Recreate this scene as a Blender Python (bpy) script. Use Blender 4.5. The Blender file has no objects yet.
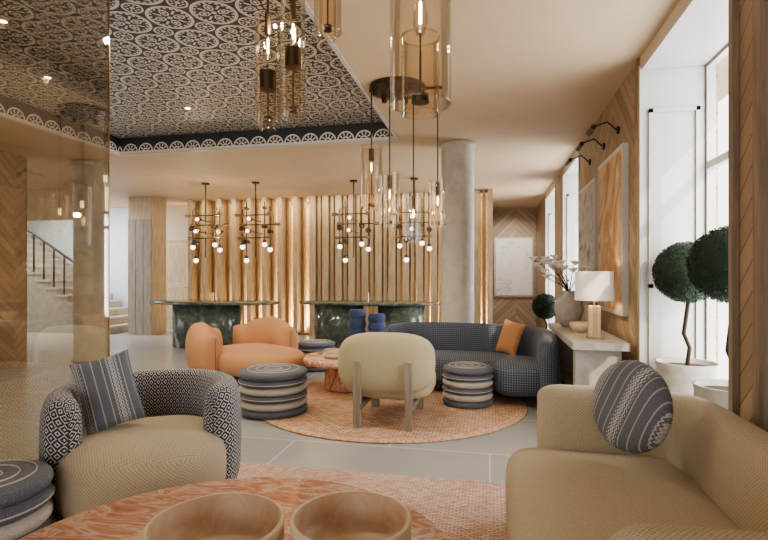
import bpy, bmesh, math, random
from mathutils import Vector, Matrix, Euler
random.seed(7)
S=bpy.context.scene
pi=math.pi
# ---------------------------------------------------------------- materials
class NT:
    def __init__(s,name):
        s.mat=bpy.data.materials.new(name); s.mat.use_nodes=True
        s.t=s.mat.node_tree; s.t.nodes.clear()
        s.out=s.n('ShaderNodeOutputMaterial')
    def n(s,k,**kw):
        x=s.t.nodes.new(k)
        for a,b in kw.items(): setattr(x,a,b)
        return x
    def put(s,sock,v):
        if isinstance(v,bpy.types.NodeSocket): s.t.links.new(v,sock)
        elif isinstance(v,(tuple,list)) and len(v)==3 and sock.type=='RGBA': sock.default_value=(*v,1)
        else: sock.default_value=v
    def m(s,op,a,b=None,c=None):
        x=s.n('ShaderNodeMath',operation=op)
        s.put(x.inputs[0],a)
        if b is not None: s.put(x.inputs[1],b)
        if c is not None: s.put(x.inputs[2],c)
        return x.outputs[0]
    def mix(s,f,a,b):
        x=s.n('ShaderNodeMix',data_type='RGBA')
        s.put(x.inputs[0],f); s.put(x.inputs[6],a); s.put(x.inputs[7],b)
        return x.outputs[2]
    def co(s,kind='Object'):
        return s.n('ShaderNodeTexCoord').outputs[kind]
    def xyz(s,v):
        x=s.n('ShaderNodeSeparateXYZ'); s.put(x.inputs[0],v); return x.outputs
    def comb(s,a,b,c=0.0):
        x=s.n('ShaderNodeCombineXYZ'); s.put(x.inputs[0],a); s.put(x.inputs[1],b); s.put(x.inputs[2],c); return x.outputs[0]
    def noise(s,v,scale,detail=3,rough=.5,dist=0):
        x=s.n('ShaderNodeTexNoise'); s.put(x.inputs['Vector'],v)
        x.inputs['Scale'].default_value=scale; x.inputs['Detail'].default_value=detail
        x.inputs['Roughness'].default_value=rough; x.inputs['Distortion'].default_value=dist
        return x.outputs['Fac']
    def ramp(s,f,stops):
        x=s.n('ShaderNodeValToRGB'); s.put(x.inputs[0],f)
        e=x.color_ramp.elements
        while len(e)<len(stops): e.new(.5)
        for i,(p,c) in enumerate(stops): e[i].position=p; e[i].color=(*c,1)
        return x.outputs[0]
    def smooth(s,x,lo,hi):
        k=s.n('ShaderNodeMapRange',interpolation_type='SMOOTHSTEP')
        s.put(k.inputs[0],x); k.inputs[1].default_value=lo; k.inputs[2].default_value=hi
        return k.outputs[0]
    def bsdf(s,col,rough=.6,metal=0,bump=None,bs=.2,bd=.005,spec=.5,sheen=0,emit=None,es=0):
        b=s.n('ShaderNodeBsdfPrincipled')
        s.put(b.inputs['Base Color'],col); s.put(b.inputs['Roughness'],rough); s.put(b.inputs['Metallic'],metal)
        s.put(b.inputs['Specular IOR Level'],spec)
        if sheen: b.inputs['Sheen Weight'].default_value=sheen
        if emit: s.put(b.inputs['Emission Color'],emit); b.inputs['Emission Strength'].default_value=es
        if bump is not None:
            k=s.n('ShaderNodeBump'); k.inputs['Strength'].default_value=bs; k.inputs['Distance'].default_value=bd
            s.put(k.inputs['Height'],bump); s.t.links.new(k.outputs[0],b.inputs['Normal'])
        s.t.links.new(b.outputs[0],s.out.inputs[0]); return s.mat

def simple(name,col,rough=.6,metal=0,nscale=12,var=.12,**kw):
    n=NT(name); f=n.noise(n.co(),nscale,4)
    c=n.mix(f,tuple(x*(1-var) for x in col),tuple(min(1,x*(1+var)) for x in col))
    return n.bsdf(c,rough,metal,bump=f,bs=.05,**kw)

def planks(name,ax,chev,w,ca,cb,rough=.55,vertical=False):
    n=NT(name); o=n.xyz(n.co()); a=o[ax]; z=o[2]
    if vertical: s=a; along=z
    else:
        t=n.m('FRACT',n.m('DIVIDE',a,chev)); t=n.m('ABSOLUTE',n.m('SUBTRACT',t,.5))
        s=n.m('ADD',z,n.m('MULTIPLY',t,chev)); s=n.m('MULTIPLY',s,.7071); along=n.m('SUBTRACT',z,n.m('MULTIPLY',t,chev))
    q=n.m('DIVIDE',s,w); idn=n.m('FLOOR',q); fr=n.m('FRACT',q)
    wn=n.n('ShaderNodeTexWhiteNoise',noise_dimensions='1D')
    side=n.m('FLOOR',n.m('MULTIPLY',n.m('DIVIDE',a,chev),2)) if not vertical else 0.0
    n.put(wn.inputs['W'],n.m('ADD',idn,n.m('MULTIPLY',side,17.3)))
    grain=n.noise(n.comb(n.m('MULTIPLY',s,40),n.m('MULTIPLY',along,3),idn),1.0,4,.6)
    f=n.m('ADD',n.m('MULTIPLY',wn.outputs[0],.55),n.m('MULTIPLY',grain,.5))
    c=n.mix(f,ca,cb)
    g=n.m('LESS_THAN',n.m('MINIMUM',fr,n.m('SUBTRACT',1,fr)),.035)
    c=n.mix(n.m('MULTIPLY',g,.75),c,(ca[0]*.25,ca[1]*.25,ca[2]*.25))
    return n.bsdf(c,rough,bump=n.m('SUBTRACT',1,g),bs=.3)

def grain_wood(name,ca,cb,rough=.5,ax=2):
    n=NT(name); o=n.xyz(n.co())
    l=[n.m('MULTIPLY',o[i],(3 if i==ax else 35)) for i in range(3)]
    f=n.noise(n.comb(*l),1,5,.65,.3)
    return n.bsdf(n.mix(n.smooth(f,.3,.75),ca,cb),rough,bump=f,bs=.08)

def weave(name,ca,cb,k,mode='diamond'):
    n=NT(name); u=n.xyz(n.co('UV')); 
    fu=n.m('SUBTRACT',n.m('FRACT',n.m('MULTIPLY',u[0],k)),.5); fv=n.m('SUBTRACT',n.m('FRACT',n.m('MULTIPLY',u[1],k)),.5)
    d=n.m('ADD',n.m('ABSOLUTE',fu),n.m('ABSOLUTE',fv))
    if mode=='diamond':
        r=n.m('ABSOLUTE',n.m('SUBTRACT',d,.42)); a=n.m('LESS_THAN',r,.062)
        b=n.m('LESS_THAN',d,.13)
        e=n.m('LESS_THAN',n.m('ABSOLUTE',n.m('SUBTRACT',d,.80)),.065)
        p=n.m('MAXIMUM',n.m('MAXIMUM',a,b),e)
    else:
        p=n.m('GREATER_THAN',d,.62)
    ns=n.noise(n.co('UV'),220,2)
    c=n.mix(p,ca,cb); c=n.mix(n.m('MULTIPLY',ns,.25),c,(.08,.09,.11))
    return n.bsdf(c,.9,bump=p,bs=.2,sheen=.1)

def fabric(name,ca,cb,scale=130,bs=.35):
    n=NT(name); v=n.n('ShaderNodeTexVoronoi'); n.put(v.inputs['Vector'],n.co()); v.inputs['Scale'].default_value=scale
    f=n.smooth(v.outputs['Distance'],.1,.7); big=n.noise(n.co(),3,3)
    c=n.mix(f,cb,ca); c=n.mix(n.m('MULTIPLY',big,.2),c,tuple(x*.75 for x in ca))
    return n.bsdf(c,.9,bump=n.m('SUBTRACT',1,f),bs=bs,bd=.003,sheen=.1)

def basket(name,ca,cb,k=70):
    n=NT(name); u=n.xyz(n.co('UV'))
    a=n.m('SINE',n.m('MULTIPLY',u[0],k*2*pi)); b=n.m('SINE',n.m('MULTIPLY',u[1],k*2*pi))
    p=n.m('ADD',n.m('MULTIPLY',n.m('MULTIPLY',a,b),.5),.5)
    ns=n.noise(n.co(),90,3)
    f=n.m('ADD',n.m('MULTIPLY',p,.6),n.m('MULTIPLY',ns,.4))
    return n.bsdf(n.mix(n.smooth(f,.15,.65),cb,ca),.9,bump=p,bs=.3,bd=.003,sheen=.1)

def stripes(name,axis_out='UV',idx=0,k=16):
    n=NT(name); u=n.xyz(n.co('UV')); a=u[idx]; b=u[1-idx]
    q=n.m('FRACT',n.m('MULTIPLY',a,k)); 
    band=n.m('LESS_THAN',n.m('ABSOLUTE',n.m('SUBTRACT',q,.5)),.06)
    big=n.m('FRACT',n.m('MULTIPLY',a,k/4.0)); wide=n.m('LESS_THAN',big,.3)
    zz=n.m('ABSOLUTE',n.m('SUBTRACT',n.m('FRACT',n.m('MULTIPLY',b,45)),.5))
    zig=n.m('GREATER_THAN',n.m('SINE',n.m('ADD',n.m('MULTIPLY',a,k*20),n.m('MULTIPLY',zz,7))),.1)
    ns=n.noise(n.co('UV'),160,2)
    base=n.mix(ns,(.085,.09,.11),(.20,.21,.23))
    c=n.mix(n.m('MULTIPLY',wide,zig),base,(.44,.44,.43))
    c=n.mix(n.m('MULTIPLY',band,.7),c,(.47,.47,.46))
    return n.bsdf(c,.9,bump=zig,bs=.15)

def stone(name,stops,scale=3,dist=1.2,rough=.25,stretch=(1,1,1),**kw):
    n=NT(name); o=n.xyz(n.co()); v=n.comb(*[n.m('MULTIPLY',o[i],stretch[i]) for i in range(3)])
    f=n.noise(v,scale,8,.65,dist)
    return n.bsdf(n.ramp(f,stops),rough,bump=f,bs=.02,**kw)

def glassy(name,tint,gloss=.2,rough=.02,k=.55):
    n=NT(name); tr=n.n('ShaderNodeBsdfTransparent'); n.put(tr.inputs[0],tint)
    gl=n.n('ShaderNodeBsdfGlossy'); gl.inputs['Roughness'].default_value=rough
    lw=n.n('ShaderNodeLayerWeight'); lw.inputs[0].default_value=.25
    f=n.m('ADD',n.m('MULTIPLY',lw.outputs['Fresnel'],k),gloss)
    f=n.m('MINIMUM',f,.9)
    mx=n.n('ShaderNodeMixShader'); n.put(mx.inputs[0],f)
    n.t.links.new(tr.outputs[0],mx.inputs[1]); n.t.links.new(gl.outputs[0],mx.inputs[2]); n.t.links.new(mx.outputs[0],n.out.inputs[0])
    return n.mat
def emis(name,col,st):
    n=NT(name); e=n.n('ShaderNodeEmission'); n.put(e.inputs[0],col); e.inputs[1].default_value=st
    n.t.links.new(e.outputs[0],n.out.inputs[0]); return n.mat

def rosette(name):
    n=NT(name); o=n.xyz(n.co()); k=1/.36
    U=n.m('MULTIPLY',o[0],k); V=n.m('MULTIPLY',o[1],k)
    def cell(U,V):
        fu=n.m('SUBTRACT',n.m('FRACT',U),.5); fv=n.m('SUBTRACT',n.m('FRACT',V),.5)
        r=n.m('SQRT',n.m('ADD',n.m('MULTIPLY',fu,fu),n.m('MULTIPLY',fv,fv))); a=n.m('ARCTAN2',fv,fu); return fu,fv,r,a
    def ring(r,c,w): return n.m('LESS_THAN',n.m('ABSOLUTE',n.m('SUBTRACT',r,c)),w)
    fu,fv,r,a=cell(U,V)
    inside=n.m('LESS_THAN',r,.475)
    p1=ring(r,.44,.035)
    dots=n.m('MULTIPLY',n.m('GREATER_THAN',n.m('COSINE',n.m('MULTIPLY',a,20)),0.0),ring(r,.375,.022))
    p2=n.m('LESS_THAN',r,.055)
    ap=n.m('ABSOLUTE',fu); bp=n.m('ABSOLUTE',fv)
    hi=n.m('MAXIMUM',ap,bp); lo=n.m('MINIMUM',ap,bp)
    e=n.m('SQRT',n.m('ADD',n.m('POWER',n.m('DIVIDE',n.m('SUBTRACT',hi,.21),.12),2),n.m('POWER',n.m('DIVIDE',lo,.085),2)))
    ov=n.m('LESS_THAN',e,1.05); ovi=n.m('LESS_THAN',n.m('ABSOLUTE',n.m('SUBTRACT',e,.55)),.14)
    ov=n.m('MULTIPLY',ov,n.m('SUBTRACT',1,ovi))
    lf=n.m('MULTIPLY',n.m('LESS_THAN',n.m('ABSOLUTE',n.m('SUBTRACT',hi,lo)),.035),ring(r,.25,.08))
    p=n.m('MAXIMUM',n.m('MAXIMUM',p1,p2),n.m('MAXIMUM',ov,n.m('MAXIMUM',dots,lf)))
    p=n.m('MULTIPLY',p,inside)
    fu2,fv2,r2,a2=cell(n.m('ADD',U,.5),n.m('ADD',V,.5))
    out=n.m('SUBTRACT',1,inside)
    q=n.m('MAXIMUM',ring(r2,.185,.022),n.m('MAXIMUM',n.m('LESS_THAN',r2,.05),n.m('MULTIPLY',n.m('GREATER_THAN',n.m('COSINE',n.m('MULTIPLY',a2,8)),.2),ring(r2,.11,.03))))
    p=n.m('MAXIMUM',p,n.m('MULTIPLY',q,out))
    c=n.mix(p,(.035,.035,.042),(.64,.61,.56))
    return n.bsdf(c,.45)
def scallop(name,ax):
    n=NT(name); o=n.xyz(n.co()); u=n.m('SUBTRACT',n.m('FRACT',n.m('MULTIPLY',o[ax],1/.24)),.5)
    z=n.m('MULTIPLY',n.m('SUBTRACT',o[2],3.02),1/.24)
    r=n.m('SQRT',n.m('ADD',n.m('MULTIPLY',u,u),n.m('MULTIPLY',z,z)))
    a=n.m('ARCTAN2',z,u)
    R=n.m('LESS_THAN',n.m('ABSOLUTE',n.m('SUBTRACT',r,.44)),.04)
    R2=n.m('LESS_THAN',n.m('ABSOLUTE',n.m('SUBTRACT',r,.16)),.04)
    sp=n.m('MULTIPLY',n.m('GREATER_THAN',n.m('COSINE',n.m('MULTIPLY',a,10)),.3),n.m('LESS_THAN',n.m('ABSOLUTE',n.m('SUBTRACT',r,.3)),.07))
    base=n.m('LESS_THAN',z,.05)
    p=n.m('MAXIMUM',n.m('MAXIMUM',R,R2),n.m('MAXIMUM',sp,base))
    return n.bsdf(n.mix(p,(.035,.035,.04),(.72,.67,.59)),.5)

def tiles(name):
    n=NT(name); v=n.co(); b=n.n('ShaderNodeTexBrick',offset=.5); n.put(b.inputs['Vector'],v)
    b.inputs['Scale'].default_value=1; b.inputs['Brick Width'].default_value=1.5; b.inputs['Row Height'].default_value=.95
    b.inputs['Mortar Size'].default_value=.006
    n.put(b.inputs['Color1'],(.335,.34,.33)); n.put(b.inputs['Color2'],(.385,.385,.37)); n.put(b.inputs['Mortar'],(.62,.60,.55))
    f=n.noise(v,3.5,8,.6,.3); f2=n.noise(v,40,4)
    c=n.mix(n.m('MULTIPLY',f,.35),b.outputs[0],(.52,.51,.48)); c=n.mix(n.m('MULTIPLY',f2,.14),c,(.22,.22,.22))
    return n.bsdf(c,n.m('ADD',.20,n.m('MULTIPLY',f2,.08)))
def rugmat(name,cols,w=.05,h=.018,polar=False):
    n=NT(name); v=n.co()
    if polar:
        o=n.xyz(v); r=n.m('SQRT',n.m('ADD',n.m('MULTIPLY',o[0],o[0]),n.m('MULTIPLY',o[1],o[1])))
    b=n.n('ShaderNodeTexBrick',offset=.5); n.put(b.inputs['Vector'],v)
    b.inputs['Scale'].default_value=1; b.inputs['Brick Width'].default_value=w; b.inputs['Row Height'].default_value=h
    b.inputs['Mortar Size'].default_value=h*.16; n.put(b.inputs['Color1'],cols[0]); n.put(b.inputs['Color2'],cols[1]); n.put(b.inputs['Mortar'],cols[2])
    f=n.noise(v,1.7,3); f2=n.noise(v,45,3)
    c=n.mix(n.m('MULTIPLY',n.smooth(f,.38,.62),.5),b.outputs[0],cols[3])
    c=n.mix(n.m('GREATER_THAN',f2,.53),c,b.outputs[0])
    if polar: c=n.mix(n.m('MULTIPLY',n.m('GREATER_THAN',r,1.27),.8),c,n.mix(n.m('GREATER_THAN',f2,.5),(.60,.50,.38),cols[0]))
    return n.bsdf(c,.95,bump=n.m('ADD',b.outputs['Fac'],f2),bs=.4)

M={}
M['plaster']=simple('plaster_warm',(.56,.435,.30),.6,nscale=4,var=.08)
M['wallp']=simple('plaster_wall',(.62,.51,.38),.7,nscale=3,var=.06)
M['white']=simple('white_paint',(.50,.485,.455),.28,nscale=3,var=.05)
M['hall']=simple('hall_plaster',(.50,.53,.57),.7,nscale=3,var=.08)
M['floor']=tiles('stone_tiles')
M['rose']=rosette('ceiling_rosettes'); M['scx']=scallop('scallop_x',0); M['scy']=scallop('scallop_y',1)
M['chevY']=planks('oak_chevron_y',1,1.5,.1,(.25,.17,.105),(.46,.335,.22))
M['chevX']=planks('oak_chevron_x',0,1.3,.11,(.50,.34,.19),(.70,.52,.32))
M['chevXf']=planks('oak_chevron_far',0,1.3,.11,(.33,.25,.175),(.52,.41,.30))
M['oak']=grain_wood('oak_slat',(.37,.27,.165),(.58,.455,.30))
M['oakd']=grain_wood('oak_dark',(.20,.15,.105),(.33,.25,.175))
M['oakg']=grain_wood('oak_weathered',(.24,.20,.15),(.38,.32,.245))
M['concrete']=stone('concrete',[(.3,(.42,.39,.34)),(.7,(.58,.55,.49))],5,.3,.6)
M['conc2']=stone('stone_console',[(.3,(.35,.32,.275)),(.7,(.49,.455,.40))],9,.3,.5)
M['green']=stone('green_marble',[(.3,(.05,.062,.05)),(.5,(.09,.11,.09)),(.64,(.18,.19,.15)),(.75,(.07,.09,.07))],6,.8,.1)
M['red']=stone('red_travertine',[(.25,(.27,.095,.06)),(.38,(.50,.21,.135)),(.47,(.62,.32,.22)),(.53,(.74,.57,.46)),(.58,(.55,.24,.155)),(.66,(.64,.38,.28)),(.8,(.36,.13,.08))],3.4,2.0,.18,(1,2.8,1))
M['beige']=basket('beige_basketweave',(.51,.43,.305),(.33,.27,.18),62)
M['cream']=basket('cream_fabric',(.51,.445,.285),(.38,.325,.20),80)
M['tan']=fabric('tan_leather',(.54,.28,.14),(.46,.235,.115),200,.1)
M['greyarm']=weave('navy_ikat',(.03,.036,.054),(.61,.60,.57),17)
M['greysofa']=weave('slate_weave',(.065,.08,.115),(.22,.24,.29),42,'x')
M['strU']=stripes('slate_stripe_u','UV',0,22)
M['dk']=fabric('slate_knit',(.14,.15,.175),(.075,.08,.10),170); M['lt']=fabric('ecru_knit',(.52,.48,.42),(.38,.35,.30),170)
M['bronze']=simple('dark_bronze',(.09,.065,.045),.35,.9); M['brass']=simple('brass',(.45,.32,.18),.3,1.0); M['black']=simple('black_metal',(.02,.02,.02),.4,.6)
M['amber']=glassy('amber_glass',(.98,.93,.85),.04); M['clear']=glassy('clear_glass',(.96,.97,.97),.03)
M['panel']=glassy('smoked_glass',(.85,.80,.72),.13,.01,.3)
M['bulb']=emis('bulb_glow',(1,.72,.4),14); M['globe']=emis('globe_glow',(1,.82,.58),3.2); M['down']=emis('downlight_glow',(1,.85,.65),12)
M['leaf']=simple('boxwood_leaf',(.015,.034,.018),.7,nscale=20,var=.5); M['bark']=simple('bark',(.05,.035,.022),.9)
M['pot']=stone('plaster_pot',[(.3,(.34,.32,.29)),(.7,(.49,.465,.43))],14,.5,.7)
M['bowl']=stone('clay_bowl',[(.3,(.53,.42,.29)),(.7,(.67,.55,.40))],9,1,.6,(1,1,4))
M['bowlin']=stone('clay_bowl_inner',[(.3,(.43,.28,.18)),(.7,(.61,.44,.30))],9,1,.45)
M['shade']=NT('lamp_shade').bsdf((.80,.78,.73),.8,emit=(1,.93,.82),es=.12)
M['petal']=simple('magnolia_petal',(.85,.80,.78),.6)
M['blue']=weave('indigo_ceramic',(.02,.03,.10),(.10,.14,.28),22)
M['rug1']=rugmat('round_rug_weave',[(.58,.28,.15),(.68,.54,.41),(.25,.15,.09),(.62,.39,.26)],.06,.028,True)
M['rug2']=rugmat('peach_rug_weave',[(.58,.30,.21),(.66,.56,.47),(.27,.19,.145),(.61,.45,.37)],.04,.018)
def canvas(name,stops,sc):
    n=NT(name); f=n.noise(n.co(),sc,7,.6,1.5); return n.bsdf(n.ramp(f,stops),.7)
M['art1']=canvas('abstract_canvas_warm',[(.35,(.36,.19,.08)),(.48,(.70,.50,.32)),(.56,(.50,.28,.13)),(.68,(.80,.70,.55))],1.3)
M['art2']=canvas('abstract_canvas_grey',[(.35,(.3,.29,.28)),(.5,(.6,.56,.5)),(.65,(.18,.17,.16))],2.5)
M['art3']=canvas('abstract_canvas_pale',[(.42,(.84,.82,.80)),(.5,(.9,.89,.87)),(.56,(.70,.68,.66)),(.6,(.88,.87,.85))],1.6)
M['door']=grain_wood('door_oak',(.46,.35,.22),(.61,.48,.32))

# ---------------------------------------------------------------- mesh builder
def sgp(x,p): return math.copysign(abs(x)**p,x)
class MB:
    def __init__(s,name,loc=(0,0,0),rot=0):
        s.name=name; s.v=[]; s.f=[]; s.mi=[]; s.sm=[]; s.uv=[]; s.mats=[]
        s.T=Matrix.Identity(4); s.loc=Vector(loc); s.rot=rot
    def mat(s,k):
        if k not in s.mats: s.mats.append(k)
        return s.mats.index(k)
    def add(s,vs,fs,k,smooth=True,uvs=None):
        o=len(s.v); s.v+= [s.T@Vector(p) for p in vs]; i=s.mat(k)
        for n_,f in enumerate(fs):
            s.f.append([a+o for a in f]); s.mi.append(i); s.sm.append(smooth)
            s.uv.append(uvs[n_] if uvs else [(vs[a][0]+vs[a][1],vs[a][2]+vs[a][1]*.3) for a in f])
    def grid(s,P,k,ci=False,cj=True,smooth=True,planar=None):
        ni=len(P); nj=len(P[0]); vs=[p for r in P for p in r]; fs=[]; uvs=[]
        U=[0]; 
        jm=max(range(nj),key=lambda j:sum((Vector(P[i+1][j])-Vector(P[i][j])).length for i in range(ni-1)))
        for i in range(ni if ci else ni-1): U.append(U[-1]+(Vector(P[(i+1)%ni][jm])-Vector(P[i][jm])).length)
        im=max(range(ni),key=lambda i:sum((Vector(P[i][j+1])-Vector(P[i][j])).length for j in range(nj-1)))
        V=[0]
        for j in range(nj if cj else nj-1): V.append(V[-1]+(Vector(P[im][(j+1)%nj])-Vector(P[im][j])).length)
        for i in range(ni if ci else ni-1):
            for j in range(nj if cj else nj-1):
                i2=(i+1)%ni; j2=(j+1)%nj
                f=[i*nj+j,i*nj+j2,i2*nj+j2,i2*nj+j]; fs.append(f)
                if planar is not None:
                    a,b,c,d=[Vector(vs[q]) for q in f]; nn=(c-a).cross(d-b); nn=[abs(x) for x in nn]; ax=nn.index(max(nn)); o2=[q for q in(0,1,2) if q!=ax]
                    uvs.append([(vs[q][o2[0]],vs[q][o2[1]]) for q in f])
                else: uvs.append([(U[i],V[j]),(U[i],V[j+1]),(U[i+1],V[j+1]),(U[i+1],V[j])])
        s.add(vs,fs,k,smooth,uvs)
    def box(s,lo,hi,k):
        x0,y0,z0=lo; x1,y1,z1=hi
        vs=[(x0,y0,z0),(x1,y0,z0),(x1,y1,z0),(x0,y1,z0),(x0,y0,z1),(x1,y0,z1),(x1,y1,z1),(x0,y1,z1)]
        s.add(vs,[(0,3,2,1),(4,5,6,7),(0,1,5,4),(1,2,6,5),(2,3,7,6),(3,0,4,7)],k,False)
    def cyl(s,p0,p1,r,k,seg=12,r2=None,cap=True):
        p0=Vector(p0); p1=Vector(p1); d=(p1-p0).normalized(); a=d.orthogonal().normalized(); b=d.cross(a); r2=r if r2 is None else r2
        A=[]; B=[]
        for i in range(seg):
            t=2*pi*i/seg; w=a*math.cos(t)+b*math.sin(t); A.append(tuple(p0+w*r)); B.append(tuple(p1+w*r2))
        s.grid([A,B],k)
        if cap: s.add(A,[list(range(seg))],k,False); s.add(B,[list(range(seg))],k,False)
    def lathe(s,prof,k,c=(0,0),seg=48,smooth=True):
        s.grid([[(c[0]+r*math.cos(2*pi*j/seg),c[1]+r*math.sin(2*pi*j/seg),z) for j in range(seg)] for r,z in prof],k,smooth=smooth)
    def tube(s,pts,r,k,seg=8):
        P=[]
        for i,p in enumerate(pts):
            p=Vector(p); q=Vector(pts[min(i+1,len(pts)-1)])-Vector(pts[max(i-1,0)]); q.normalize()
            a=q.cross(Vector((0.31,.95,0.02))).normalized(); b=q.cross(a); rr=r[i] if isinstance(r,list) else r
            P.append([tuple(p+(a*math.cos(2*pi*j/seg)+b*math.sin(2*pi*j/seg))*rr) for j in range(seg)])
        s.grid(P,k)
    def sell(s,c,R,k,nv=2.5,npl=2.5,rot=0,ni=20,nj=48,tilt=0):
        P=[]
        for i in range(ni+1):
            ph=-pi/2+pi*i/ni; cr=sgp(math.cos(ph),2/nv) if i not in(0,ni) else 0; z=sgp(math.sin(ph),2/nv)*R[2]; row=[]
            for j in range(nj):
                t=2*pi*j/nj; x=R[0]*cr*sgp(math.cos(t),2/npl); y=R[1]*cr*sgp(math.sin(t),2/npl)
                y2=y*math.cos(tilt)-z*math.sin(tilt); z2=y*math.sin(tilt)+z*math.cos(tilt)
                row.append((c[0]+x*math.cos(rot)-y2*math.sin(rot),c[1]+x*math.sin(rot)+y2*math.cos(rot),c[2]+z2))
            P.append(row)
        s.grid(P,k,planar=1)
    def sweep(s,path,th,z0,z1,k,n=3.2,ns=36,ends=True,hf=None,lean=0):
        pts=[Vector((p[0],p[1],0)) for p in path]; L=[0]
        for a,b in zip(pts,pts[1:]): L.append(L[-1]+(b-a).length)
        tot=L[-1]; rows=[]
        def tang(i): q=pts[min(i+1,len(pts)-1)]-pts[max(i-1,0)]; return q.normalized()
        seq=[]
        if ends:
            for q in range(8): ph=pi/2*(1-q/8); seq.append((pts[0]-tang(0)*th*math.sin(ph),tang(0),math.cos(ph),0))
        for i in range(len(pts)): seq.append((pts[i],tang(i),1,L[i]/tot))
        if ends:
            e=len(pts)-1
            for q in range(1,9): ph=pi/2*q/8; seq.append((pts[e]+tang(e)*th*math.sin(ph),tang(e),math.cos(ph),1))
        for p,t,sc,u in seq:
            nrm=Vector((-t.y,t.x,0)); zt=hf(u) if hf else z1; zc=(z0+zt)/2; hh=(zt-z0)/2*(.82+.18*sc); row=[]
            sc=max(sc,.02)
            for j in range(ns):
                a=2*pi*j/ns; x=th*sc*sgp(math.cos(a),2/n); z=hh*sgp(math.sin(a),2/n)
                q=p+nrm*(x+lean*(z/hh)); row.append((q.x,q.y,zc+z))
            rows.append(row)
        s.grid(rows,k)
    def done(s):
        me=bpy.data.meshes.new(s.name); me.from_pydata([tuple(v) for v in s.v],[],s.f)
        uvl=me.uv_layers.new(name='UVMap'); li=0
        for pi_,p in enumerate(me.polygons):
            p.material_index=s.mi[pi_]; p.use_smooth=s.sm[pi_]
            for q in range(len(s.f[pi_])): uvl.data[p.loop_start+q].uv=s.uv[pi_][q]
        for k in s.mats: me.materials.append(M[k])
        b=bmesh.new(); b.from_mesh(me); bmesh.ops.recalc_face_normals(b,faces=b.faces); b.to_mesh(me); b.free()
        o=bpy.data.objects.new(s.name,me); S.collection.objects.link(o); o.location=s.loc; o.rotation_euler=(0,0,s.rot) if not isinstance(s.rot,Euler) else s.rot
        return o
def bx(name,lo,hi,k):
    m=MB(name); m.box(lo,hi,k); return m.done()
def rpath(corners,r,n=10):
    out=[]
    for i,c in enumerate(corners):
        c=Vector(c)
        if i in(0,len(corners)-1): out.append(tuple(c)); continue
        a=(Vector(corners[i-1])-c); b=(Vector(corners[i+1])-c); a.normalize(); b.normalize()
        for q in range(n+1):
            t=q/n; p=(c+a*r)*(1-t)**2+c*2*t*(1-t)+(c+b*r)*t*t; out.append(tuple(p))
    res=[]; 
    for a,b in zip(out,out[1:]):
        d=(Vector(b)-Vector(a)).length; m=max(1,int(d/.06))
        for q in range(m): res.append(tuple(Vector(a).lerp(Vector(b),q/m)))
    res.append(out[-1]); return res

H=3.0; HC=3.22
# ---------------------------------------------------------------- room shell
bx('floor',(-13,-4,-.1),(2.2,14,0),'floor')
c=MB('ceiling')
cx0,cx1,cy0,cy1=-5.1,-1.15,.3,6.3
c.box((-13,-4,H),(cx0,14,HC+.1),'plaster'); c.box((cx1,-4,H),(2.2,14,HC+.1),'plaster')
c.box((cx0,-4,H),(cx1,cy0,HC+.1),'plaster'); c.box((cx0,cy1,H),(cx1,14,HC+.1),'plaster')
c.done()
c=MB('ceiling_coffer'); c.box((cx0+.002,cy0+.002,HC),(cx1-.002,cy1-.002,HC+.08),'rose')
c.box((cx0+.012,cy1-.012,H-.0),(cx1-.012,cy1-.002,HC-.001),'scx'); c.box((cx0+.002,cy0+.012,H),(cx0+.012,cy1-.012,HC-.001),'scy'); c.box((cx1-.012,cy0+.012,H),(cx1-.002,cy1-.012,HC-.001),'scy'); c.done()
c=MB('trim_1'); 
c.box((cx0-.03,cy1-.004,H-.012),(cx1+.03,cy1+.03,H-.001),'white'); c.box((cx1-.004,cy0,H-.012),(cx1+.03,cy1-.004,H-.001),'white'); c.box((cx0-.03,cy0,H-.012),(cx0+.004,cy1-.004,H-.001),'white'); c.done()
WX=1.15
WINS=((2.74,4.33),(7.1,8.6),(9.6,11.2))
w=MB('wall_right')
w.box((WX,-4,0),(1.7,2.74,H),'chevY'); w.box((WX,4.33,0),(1.7,7.1,H),'chevY'); w.box((WX,8.6,0),(1.7,9.6,H),'chevY'); w.box((WX,11.2,0),(1.7,13.7,H),'chevY')
for a,b in WINS: w.box((WX,a,2.93),(1.7,b,H),'wallp')
w.done()
wi=0
for a,b in WINS:
    wi+=1; m=MB('trim_%d'%(10+wi))
    m.box((WX-.012,b-.035,0.001),(1.595,b-.001,2.928),'white'); m.box((WX-.012,a+.001,.001),(1.595,a+.035,2.928),'white')
    m.box((WX,a+.04,2.89),(1.595,b-.04,2.927),'white')
    for z0 in(.25,1.2,2.55): m.box((1.2,b-.055,z0),(1.56,b-.034,z0+.03),'white')
    for x0 in(1.2,1.53): m.box((x0,b-.055,.25),(x0+.03,b-.034,2.58),'white')
    m.done()
    m=MB('window_%d'%wi)
    for y in(a+.002,(a+b)/2-.03,b-.062): m.box((1.6,y,.002),(1.66,y+.06,2.925),'white')
    for z in(.002,.5,2.1,2.87): m.box((1.605,a+.003,z),(1.655,b-.003,z+.055),'white')
    m.done()
m=MB('trim_2'); m.box((WX-.03,2.70,.001),(WX-.001,2.742,H-.002),'oakd'); m.box((WX-.035,2.44,.001),(WX-.001,2.50,H-.002),'oakd'); m.box((WX-.02,4.335,.001),(WX-.001,4.36,H-.002),'brass'); m.done()
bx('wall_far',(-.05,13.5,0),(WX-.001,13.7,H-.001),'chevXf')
w=MB('wall_back'); w.box((-7.9,11.3,0),(-.05,11.5,H-.001),'chevX'); w.box((-13,11.3,0),(-7.9,11.5,H-.001),'hall'); w.done()
bx('wall_return',(-.05,10.32,0),(.05,13.49,H-.001),'oak')
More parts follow.
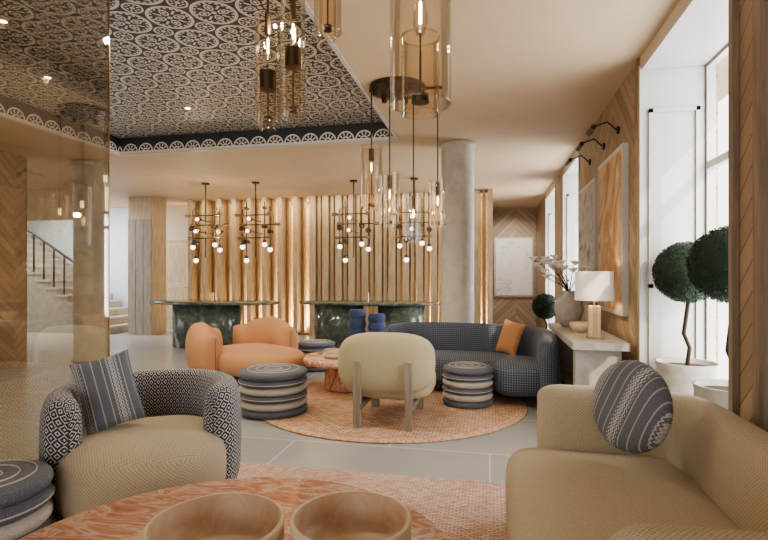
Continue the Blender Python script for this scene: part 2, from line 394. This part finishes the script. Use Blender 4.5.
bx('wall_left',(-6.75,-4,0),(-6.55,6.2,H-.001),'chevY')
bx('wall_stair',(-13,6.1,0),(-12.8,11.29,H-.001),'hall')
bx('trim_3',(-12.75,8.6,2.4),(-7.75,8.75,H-.002),'oak')
w=MB('wall_hall'); w.box((-7.72,9.8,0),(-7.14,10.3,H-.001),'oak'); 
for q in(.0,.19,.38): w.box((-7.72+q,9.785,.02),(-7.72+q+.18,9.8,2.5),'oakg')
w.done()
w=MB('wall_beige'); w.box((-8.4,11.24,0),(-6.6,11.295,H-.002),'wallp'); w.done()
m=MB('door_1'); m.box((-8.02,11.2,.002),(-7.05,11.238,2.15),'oak'); m.box((-7.98,11.18,.01),(-7.12,11.2,2.08),'door'); m.box((-7.85,11.17,.2),(-7.25,11.181,1.0),'oak'); m.box((-7.85,11.17,1.15),(-7.25,11.181,1.95),'oak'); m.cyl((-7.22,11.12,1.0),(-7.22,11.18,1.0),.02,'brass'); m.done()
bx('baseboard_right',(WX-.015,4.37,0.001),(WX-.001,7.05,.1),'oakd')
# slat screen
m=MB('slat_screen')
x=-6.68; i=0
while x<-3.9:
    m.box((x,10.42,.002),(x+.09,10.86,H-.003),'oak')
    m.box((x+.10,10.7,.002),(x+.15,10.84,H-.003),'oak'); x+=.36
while x<-.12:
    m.box((x,10.44,.002),(x+.13,10.84,H-.003),'oak'); m.box((x+.165,10.5,.002),(x+.235,10.8,H-.003),'door'); x+=.29
m.box((-6.68,10.5,.001),(-.1,10.8,.05),'oakd')
m.done()
for nm,cx,cy,r in(('column',-.41,6.69,.21),('column',-5.94,6.73,.24)):
    m=MB(nm,(cx,cy,0)); m.lathe([(0,.001),(r+.02,.001),(r+.02,.05),(r,.06),(r,H-.06),(r+.015,H-.05),(r+.015,H-.002),(0,H-.002)],'concrete'); m.done()
m=MB('glass_partition'); m.box((-2.462,-1.5,.002),(-2.45,2.93,HC-.005),'panel'); m.box((-2.461,2.93,.002),(-2.451,2.934,HC-.005),'brass'); m.done()  # brass strip is added to stand in for the pane's edge highlight
# stairs
m=MB('staircase')
for i in range(14):
    x1=-8.15-.27*i; m.box((x1-.27,9.75,.001),(x1,11.15,.17*(i+1)-.04),'conc2'); m.box((x1-.29,9.73,.17*(i+1)-.04),(x1+.02,11.15,.17*(i+1)),'concrete')
    m.cyl((x1-.13,9.8,.17*(i+1)),(x1-.13,9.8,.17*(i+1)+.9),.018,'black',8)
m.cyl((-8.25,9.8,1.06),(-11.8,9.8,.17*14+.9-.04),.03,'black',8)
m.done()
# ---------------------------------------------------------------- rugs
m=MB('round_rug',(-1.0,5.2,0)); m.lathe([(0,.001),(1.35,.001),(1.36,.006),(1.35,.012),(0,.012)],'rug1',seg=96); m.done()
bx('area_rug',(-2.35,.0,.001),(.12,3.25,.012),'rug2')
# ---------------------------------------------------------------- sofa right (beige)
m=MB('beige_sofa',(0,0,0))
m.sell((.50,2.02,.26),(.43,.86,.18),'beige',4,7,ni=24,nj=96)
m.sweep(rpath([(.36,2.83),(.97,2.83),(.97,1.29),(.38,1.27)],.3),.115,.08,.72,'beige',3.0)
m.box((.25,1.3,.012),(.9,2.7,.12),'oakd'); 
m.done()
m=MB('round_cushion',(.62,2.49,.71),Euler((math.radians(80),math.radians(0),math.radians(-58)),'XYZ'))
pr=[(0,-.07)]+[(.205*math.sin(t)**.45,-.07*math.cos(t)) for t in [pi*i/16 for i in range(1,16)]]+[(0,.07)]
m.T=Matrix.Rotation(math.radians(-22),4,'Z')
P=[[(r*math.cos(2*pi*j/48),r*math.sin(2*pi*j/48),z) for j in range(48)] for r,z in pr]
vs=[p for r in P for p in r]; fs=[];uv=[]
for i in range(len(P)-1):
    for j in range(48):
        f=[i*48+j,i*48+(j+1)%48,(i+1)*48+(j+1)%48,(i+1)*48+j]; fs.append(f); uv.append([(vs[a][0],vs[a][1]) for a in f])
m.add(vs,fs,'strU',True,uv); m.done()
# ---------------------------------------------------------------- left armchair
fa=math.radians(-56)
m=MB('barrel_armchair',(-1.86,2.52,0))
arc=[(.41*math.cos(fa+a),.43*math.sin(fa+a)) for a in [math.radians(62+ (298-62)*i/50) for i in range(51)]]
m.sweep(arc,.085,.10,.70,'greyarm',3.4)
m.sell((.10*math.cos(fa)*1.3,.10*math.sin(fa)*1.3,.295),(.40,.40,.195),'beige',3.6,3,rot=fa)
m.sell((.0,.0,.22),(.36,.36,.13),'beige',4,2.2,rot=fa)
for a in(45,135,225,315):
    t=fa+math.radians(a); m.cyl((.36*math.cos(t),.36*math.sin(t),.013),(.36*math.cos(t),.36*math.sin(t),.2),.025,'oak')
m.done()
def cushion(name,loc,rot,w,h,t,k):
    m=MB(name,loc,rot); N=20
    for sgn in(1,-1):
        P=[]
        for i in range(N+1):
            u=-1+2*i/N; row=[]
            for j in range(N+1):
                v=-1+2*j/N; row.append((u*w*(1-.07*(1-v*v)*abs(u)),v*h*(1-.07*(1-u*u)*abs(v)),sgn*t*((1-u**4)*(1-v**4))**.55))
            P.append(row)
        m.grid(P,k,cj=False)
    return m.done()
m=cushion('square_cushion',(-2.02,2.41,.67),0,.145,.20,.055,'strU')
m.rotation_mode='QUATERNION'
m.rotation_quaternion=(Matrix.Rotation(math.radians(38),4,'Z')@Matrix.Rotation(math.radians(68),4,'X')@Matrix.Rotation(math.radians(14),4,'Z')).to_quaternion()
# ---------------------------------------------------------------- stools
def stool(x,y,r,h,z0=.0):
    m=MB('striped_pouf',(x,y,z0)); n=6; lh=h/n
    for i in range(n):
        k='dk' if i in(0,2,4,5) else 'lt'
        pr=[(r-.03+.03*math.sin(pi*q/8)**.6,i*lh+lh*q/8) for q in range(9)]
        if i==0: pr=[(0,.001)]+pr
        if i==n-1: pr=pr[:-1]+[(r-.05,h),(r*.6,h+.006),(r*.55,h+.002),(r*.3,h+.008),(r*.28,h+.004),(0,h+.008)]
        m.lathe(pr,k)
    for zz in(2,4): m.lathe([(r+.0,zz*lh+lh*.5-.004),(r+.005,zz*lh+lh*.5),(r+.0,zz*lh+lh*.5+.004)],'lt')
    for rr in(.25,.5,.75): m.lathe([(r*rr-.003,h+.004),(r*rr,h+.010),(r*rr+.003,h+.004)],'lt')
    return m.done()
stool(-2.01,4.54,.32,.40,.0125); stool(-.22,5.2,.25,.38,.0125); stool(-2.35,6.75,.26,.38); stool(-2.10,1.78,.25,.43,.0125)
# ---------------------------------------------------------------- coffee tables
def rtable(x,y,r,h,z0):
    m=MB('stone_coffee_table',(x,y,z0))
    m.lathe([(0,h-.07),(r-.02,h-.07),(r,h-.055),(r,h-.012),(r-.012,h),(0,h)],'red',seg=96)
    m.lathe([(0,.0),(r*.45,.0),(r*.5,.03),(r*.5,h-.07),(0,h-.07)],'red',seg=64); m.done()
rtable(-.82,1.40,.80,.37,.012); rtable(-1.60,5.6,.48,.37,.012)
def bowl(x,y,r,h,z,name='clay_bowl'):
    m=MB(name,(x,y,z)); 
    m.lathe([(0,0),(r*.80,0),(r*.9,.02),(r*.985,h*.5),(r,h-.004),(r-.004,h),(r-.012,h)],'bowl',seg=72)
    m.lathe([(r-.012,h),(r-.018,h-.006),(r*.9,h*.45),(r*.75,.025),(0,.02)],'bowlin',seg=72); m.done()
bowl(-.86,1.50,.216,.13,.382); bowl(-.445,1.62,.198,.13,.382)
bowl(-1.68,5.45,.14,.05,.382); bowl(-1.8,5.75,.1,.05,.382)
# ---------------------------------------------------------------- cream chair (from behind)
m=MB('cream_lounge_chair',(-.88,4.45,.012))
m.sell((0,-.10,.53),(.425,.15,.26),'cream',3.2,3.0,tilt=-.08)
m.sell((0,.22,.32),(.39,.36,.14),'cream',3.4,3.2)
for sx in(-1,1):
    m.box((sx*.22-.03,-.285,.0),(sx*.22+.03,-.225,.56),'oakg') 
    m.box((sx*.22-.03,-.26,.14),(sx*.22+.03,.5,.19),'oakg'); m.box((sx*.22-.035,.42,.0),(sx*.22+.035,.48,.2),'oakg')
m.done()
# ---------------------------------------------------------------- tan armchair
m=MB('tan_lounge_chair',(-3.0,5.92,0))
g=math.radians(-35)
def arcp(R,a0,a1,n=24,cx=0,cy=0): return [(cx+R*math.cos(g+math.radians(a0+(a1-a0)*i/n)),cy+R*math.sin(g+math.radians(a0+(a1-a0)*i/n))) for i in range(n+1)]
m.sweep(arcp(.54,80,152),.16,.12,.74,'tan',2.4,hf=lambda u:.64+.10*math.sin(pi*u))
m.sweep(arcp(.54,206,280),.16,.12,.70,'tan',2.4,hf=lambda u:.62+.10*math.sin(pi*u))
m.sell((.2,-.14,.27),(.66,.46,.17),'tan',3,2.8,rot=g+.15)
for a in(45,135,225,315): m.cyl((.4*math.cos(a*pi/180),.35*math.sin(a*pi/180),.001),(.4*math.cos(a*pi/180),.35*math.sin(a*pi/180),.2),.03,'oakd')
m.done()
# ---------------------------------------------------------------- grey sofa
m=MB('grey_curved_sofa',(0,0,0.0))
pth=rpath([(-1.12,5.95),(-1.02,6.34),(.0,6.28),(.60,5.95),(.56,5.2)],.35)
m.sweep(pth,.10,.06,.72,'greysofa',3.2,lean=0)
m.sell((-.22,5.86,.25),(.80,.34,.17),'greysofa',4,3.5,rot=-.12)
m.sell((.30,5.55,.25),(.28,.42,.17),'greysofa',4,3.5,rot=.0)
m.box((-.8,5.8,.013),(.3,6.1,.12),'oakd'); m.done()
cushion('tan_cushion',(.22,5.90,.60),Euler((math.radians(75),math.radians(10),math.radians(-40)),'XYZ'),.14,.19,.05,'tan')
# ---------------------------------------------------------------- bars
def bar(x,y,a,b,h,peds):
    m=MB('marble_bar_table',(x,y,0))
    def ell(s,z): return [(a*s*math.cos(2*pi*j/72),b*s*math.sin(2*pi*j/72),z) for j in range(72)]
    m.grid([ell(0,h-.045),ell(.99,h-.045),ell(1,h-.035),ell(1,h-.01),ell(.99,h),ell(0,h)],'green')
    for px,pr in peds: m.lathe([(0,.002),(pr,.002),(pr,h-.045),(0,h-.045)],'green',c=(px,0),seg=48)
    m.cyl((0,-.05,h),(0,-.05,h+.16),.025,'brass'); m.done()
bar(-4.98,8.6,1.26,.62,.82,((-.3,.46),(.1,.42))); bar(-2.15,9.0,1.30,.55,.82,((-.55,.45),(.6,.42)))
for x,y,h in((-2.03,7.75,.76),(-1.72,7.75,.70)):
    m=MB('indigo_drum_stool',(x,y,0)); pr=[(0,.001)]
    for i in range(5):
        for q in range(6): pr.append((.115+.022*math.sin(pi*q/5),h*(i+q/5)/5))
    m.lathe(pr+[(0,h)],'blue'); m.done()
# ---------------------------------------------------------------- chandeliers
def chand(x,y,seed):
    rr=random.Random(seed); m=MB('branching_chandelier',(x,y,0))
    m.cyl((0,0,H-.03),(0,0,H-.002),.07,'bronze',24); m.cyl((0,0,1.62),(0,0,H-.03),.011,'bronze')
    for i,(dx,dy,z0,z1) in enumerate([(-.26,0,1.85,2.5),(.26,.05,1.8,2.55),(-.12,-.12,1.6,2.62),(.12,.12,1.9,2.66)]):
        m.cyl((dx,dy,z0),(dx,dy,z1),.010,'bronze'); 
        m.sell((dx,dy,z0-.035),(.045,.045,.045),'globe',2,2,ni=10,nj=16); m.cyl((dx,dy,z0-.01),(dx,dy,z0+.05),.03,'bronze',16)
        m.cyl((dx,dy-.045,z1-.12),(dx,dy+.045,z1-.12),.03,'brass',12)
        m.cyl((dx,dy-.05,z0+.3),(dx,dy+.05,z0+.3),.045,'bronze',16)
    for z,a,b in((2.40,-.36,.26),(2.22,-.26,.42),(1.98,-.30,.26)):
        m.cyl((a,0,z),(b,0,z),.010,'bronze'); 
        for e in(a,b): m.cyl((e-.05,0,z),(e+.05,0,z),.028,'brass',12); 
    for z,a in((2.3,.25),(2.08,.3)):
        m.cyl((0,-a,z),(0,a,z),.010,'bronze'); m.sell((0,-a-.03,z),(.032,.032,.032),'globe',2,2,ni=8,nj=12); m.cyl((0,-a,z),(0,-a+.05,z),.04,'bronze',14)
    m.done()
chand(-5.15,8.6,1); chand(-4.2,8.7,2); chand(-2.40,8.9,3); chand(-1.3,8.9,4)
# ---------------------------------------------------------------- glass pendants
def pend(m,x,y,z0,z1,r,g='amber',top=H):
    m.cyl((x,y,z1-.1),(x,y,top-.002),.006,'bronze',8)
    m.lathe([(r,z0),(r,z1)],g,c=(x,y),seg=48)
    m.lathe([(r*.62,z0-.03),(r*.62,z0+(z1-z0)*.45)],g,c=(x,y),seg=40)
    for z,rad in((z0,r),(z1,r),(z0-.03,r*.62),(z0+(z1-z0)*.45,r*.62)): m.lathe([(rad+.002,z-.002),(rad+.003,z),(rad+.002,z+.002),(rad-.002,z+.002),(rad-.002,z-.002),(rad+.002,z-.002)],g,c=(x,y),seg=48)
    m.cyl((x,y,z1-.13),(x,y,z1-.02),r*.24,'bronze',20)
    m.lathe([(0,z1-.26),(r*.13,z1-.255),(r*.26,z1-.22),(r*.24,z1-.18),(r*.13,z1-.13),(0,z1-.13)],'clear',c=(x,y),seg=20)
    m.cyl((x,y,z1-.22),(x,y,z1-.15),.005,'bulb',8)
    m.cyl((x,y,z0+.005),(x,y,z0+.03),r*.3,'bronze',24); m.cyl((x,y,z0+.03),(x,y,z1-.25),.004,'bronze',8)
m=MB('glass_pendant_light'); pend(m,-.22,1.64,1.85,2.33,.098); m.done()
m=MB('glass_pendant_light')
for it in [(-1.06,2.33,2.04,2.6,.062,'amber'),(-.93,2.33,2.08,2.66,.058,'amber'),(-.72,2.22,2.40,2.9,.062,'amber')]: pend(m,*it)
for x,y,z in((-1.06,2.33,2.1),(-.93,2.33,2.2)): m.cyl((x,y,z+.10),(x,y,z+.19),.04,'bronze',24)
m.done()
m=MB('pendant_cluster'); CX,CY=-.82,4.55
m.cyl((CX,CY,H-.04),(CX,CY,H-.002),.25,'bronze',48)
for a in range(6): m.cyl((CX+.2*math.cos(a*1.05+.3),CY+.2*math.sin(a*1.05+.3),H-.09),(CX+.2*math.cos(a*1.05+.3),CY+.2*math.sin(a*1.05+.3),H-.04),.025,'bronze',12)
for x,y,z0,z1,r,g,tp in((CX-.24,CY,1.92,2.47,.10,'amber',H),(CX-.05,CY-.1,1.75,2.2,.085,'amber',H),(CX+.13,CY+.12,1.62,2.05,.075,'clear',H),(CX+.36,CY+.05,1.75,2.15,.075,'amber',H)): pend(m,x,y,z0,z1,r,g,tp)
m.cyl((CX-.26,CY,H-.02),(CX+.40,CY+.05,H-.02),.012,'bronze'); m.done()
# ---------------------------------------------------------------- console + items
m=MB('stone_console_table'); m.box((.66,4.40,.69),(1.10,6.15,.75),'conc2'); m.box((.70,4.52,.001),(1.06,4.64,.69),'conc2'); m.box((.70,5.9,.001),(1.06,6.02,.69),'conc2'); m.box((.72,4.64,.2),(1.04,5.9,.24),'oak'); m.done()
m=MB('table_lamp',(.885,4.72,.751))
m.box((-.055,-.055,0),(.055,.055,.02),'brass'); m.box((-.045,-.045,.02),(.045,.045,.28),'bowl'); m.box((-.02,-.047,.03),(.02,-.044,.27),'brass'); m.cyl((0,0,.28),(0,0,.36),.01,'brass')
m.lathe([(.16,.33),(.155,.58),(.152,.58),(.157,.33)],'shade'); m.done()
m=MB('magnolia_vase',(.82,5.72,.751))
m.lathe([(0,0),(.07,0),(.12,.08),(.15,.18),(.14,.27),(.08,.33),(.06,.36),(.075,.38),(.065,.38),(.05,.36),(.05,.3)],'pot')
rr=random.Random(3)
for i in range(11):
    a=rr.uniform(2.2,5.6); L=rr.uniform(.15,.42); hz=rr.uniform(.15,.4); pts=[(0,0,.32)]
    for q in range(1,6): t=q/5; pts.append((L*t*math.cos(a)*t**.4,L*t*math.sin(a)*.7,.34+hz*t+rr.uniform(-.01,.02)))
    m.tube(pts,[.006-.0008*q for q in range(6)],'bark',6)
    for q in(4,5):
        px,py,pz=pts[q]; px+=rr.uniform(-.02,.02); pz+=rr.uniform(-.02,.02)
        for k in range(6):
            b=k*1.047+rr.random()*.4; T=Matrix.Translation((px,py,pz))@Matrix.Rotation(b,4,'Z')@Matrix.Rotation(-.7,4,'Y'); m.T=T; m.sell((.032,0,0),(.040,.023,.006),'petal',2,2,ni=5,nj=8); m.T=Matrix.Identity(4)
m.done()
m=MB('ceramic_bowl',(.84,5.2,.751)); m.lathe([(0,0),(.05,0),(.085,.05),(.09,.09),(.08,.1),(.07,.09),(.06,.04),(0,.03)],'bowl'); m.done()
# ---------------------------------------------------------------- topiary
def topiary(x,y,pr,ph,bz,br,z0=0):
    m=MB('boxwood_topiary',(x,y,z0)); rr=random.Random(int(y*100))
    m.lathe([(0,.001),(pr*.62,.001),(pr*.8,ph*.15),(pr*.97,ph*.55),(pr*.99,ph*.8),(pr*.93,ph*.93),(pr*.98,ph),(pr*.88,ph),(pr*.85,ph-.04),(0,ph-.04)],'pot')
    m.lathe([(0,ph-.035),(pr*.84,ph-.035)],'bark')
    m.tube([(0,0,ph-.05),(.02,0,ph+.1),(-.015,.01,ph+.2),(.015,0,bz-br*.8),(0,0,bz)],.014,'bark')
    m.sell((0,0,bz),(br*.95,br*.95,br*.95),'leaf',2,2)
    vs=[];fs=[]
    for i in range(6500):
        z=rr.uniform(-1,1); t=rr.uniform(0,2*pi); q=math.sqrt(1-z*z); nn=Vector((q*math.cos(t),q*math.sin(t),z))
        p=nn*br*rr.uniform(.93,1.01); a=Vector((rr.gauss(0,1),rr.gauss(0,1),rr.gauss(0,1))).normalized(); b=(nn*.6+Vector((rr.gauss(0,1),rr.gauss(0,1),rr.gauss(0,1)))*.5).normalized()
        s_=rr.uniform(.005,.009); o=len(vs); c_=p+Vector((0,0,bz))
        vs+=[tuple(c_-b*s_),tuple(c_+a*s_*.6),tuple(c_+b*s_),tuple(c_-a*s_*.6)]; fs.append([o,o+1,o+2,o+3])
    m.add(vs,fs,'leaf',False); m.done()
topiary(1.375,4.02,.21,.68,1.32,.22); topiary(1.365,3.30,.2,.66,1.36,.225); topiary(.76,7.5,.2,.5,.86,.18)
# ---------------------------------------------------------------- paintings
def art(name,y0,y1,z0,z1,k):
    m=MB(name); m.box((WX-.05,y0,z0),(WX-.002,y1,z1),'white'); m.box((WX-.055,y0+.04,z0+.04),(WX-.05,y1-.04,z1-.04),k); m.done()
art('framed_painting',4.66,5.66,.95,2.42,'art1'); art('framed_painting',5.86,6.85,1.0,2.35,'art2')
m=MB('framed_painting'); m.box((.1,13.44,.75),(1.08,13.498,2.27),'white'); m.box((.14,13.43,.79),(1.04,13.44,2.23),'art3'); m.done()
for y in(5.0,5.6,6.35):
    m=MB('picture_light'); m.cyl((WX-.001,y,2.62),(WX-.02,y,2.62),.035,'black',16); m.tube([(WX-.02,y,2.62),(WX-.1,y,2.7),(WX-.22,y,2.66)],.007,'black'); m.cyl((WX-.24,y-.12,2.63),(WX-.24,y+.12,2.63),.022,'black',16); m.done()
DL=((-3.6,3.2),(-4.2,4.2),(-3.4,5.3),(-2.0,5.6),(-1.9,3.6))
for x,y in DL[:3]:
    m=MB('ceiling_downlight',(x,y,HC)); m.cyl((0,0,-.006),(0,0,-.001),.03,'down',16); m.lathe([(.03,-.008),(.042,-.008),(.042,-.001)],'brass'); m.done()

# ---------------------------------------------------------------- lights
def area(name,loc,rot,sx,sy,e,col):
    l=bpy.data.lights.new(name,'AREA'); l.shape='RECTANGLE'; l.size=sx; l.size_y=sy; l.energy=e; l.color=col
    o=bpy.data.objects.new(name,l); o.location=loc; o.rotation_euler=rot; S.collection.objects.link(o); return o
def point(name,loc,e,col,r=.05,spot=None,rot=(0,0,0)):
    l=bpy.data.lights.new(name,'SPOT' if spot else 'POINT'); l.energy=e; l.color=col; l.shadow_soft_size=r
    if spot: l.spot_size=math.radians(spot); l.spot_blend=.8
    o=bpy.data.objects.new(name,l); o.location=loc; o.rotation_euler=rot; S.collection.objects.link(o)
R90=math.radians(90)
for i,(a,b) in enumerate(WINS):
    area('window_daylight',(1.95,(a+b)/2,1.5),(0,R90,0),2.8,b-a,(70,85,80)[i],(.97,.98,1))
area('cove_light',(-3.4,11.05,2.96),(0,0,0),6.4,.1,60,(1,.80,.52))
area('floor_uplight',(-3.4,11.05,.06),(pi,0,0),6.4,.1,210,(1,.80,.53))
area('slat_wash',(-3.4,10.1,2.97),(math.radians(12),0,0),6.2,.15,32,(1,.84,.62))
area('stair_daylight_fill',(-10,9.4,2.9),(math.radians(10),0,0),3,1.0,190,(.84,.91,1))  # added cool area light for the stair daylight; ceiling has no skylight opening
for i,(x,y) in enumerate(DL): point('downlight_spot',(x,y,3.19),55,(1,.87,.68),.03,150)  # spots beyond the built fixtures are added fill for the lounge
point('left_wall_fill',(-5.7,3.6,2.9),60,(1,.84,.62),.04,150,(0,math.radians(-35),0))  # added warm fill on the left wall; no fixture stands there
point('far_art_fill',(.5,12.0,2.9),70,(1,.93,.85),.04,80,(math.radians(48),0,0))  # added to brighten the far painting, without a fixture
point('table_lamp_bulb',(.885,4.72,1.19),3,(1,.8,.55),.03)
for x,y in((-5.1,8.6),(-4.2,8.7),(-2.4,8.9),(-1.3,8.9)): point('chandelier_bulb',(x,y-.3,2.1),10,(1,.82,.56),.03)
for x,y in((-.86,4.4),(-1.0,2.3)): point('pendant_bulb',(x,y,1.9 if y>3 else 2.5),6,(1,.84,.62),.02)
sl=bpy.data.lights.new('sun','SUN'); sl.energy=2.4; sl.angle=.01; sl.color=(1,.84,.62); so=bpy.data.objects.new('sun',sl)
so.rotation_euler=Vector((-.40,.8,-.42)).to_track_quat('-Z','Y').to_euler(); so.location=(4,-3,5); S.collection.objects.link(so)
W=bpy.data.worlds.new('world'); S.world=W; W.use_nodes=True; nt=W.node_tree; bg=nt.nodes['Background']
bg.inputs[0].default_value=(.97,.97,.98,1); bg.inputs[1].default_value=2.4
# ---------------------------------------------------------------- camera
cam=bpy.data.cameras.new('camera'); cam.lens=24; cam.sensor_width=36; cam.clip_start=.05
co=bpy.data.objects.new('camera',cam); S.collection.objects.link(co); S.camera=co
co.location=(0,0,1.3); co.rotation_euler=(R90,0,math.radians(11.7)); cam.shift_y=5/768
S.view_settings.view_transform='AgX'; S.view_settings.look='AgX - Medium High Contrast'; S.view_settings.exposure=.45
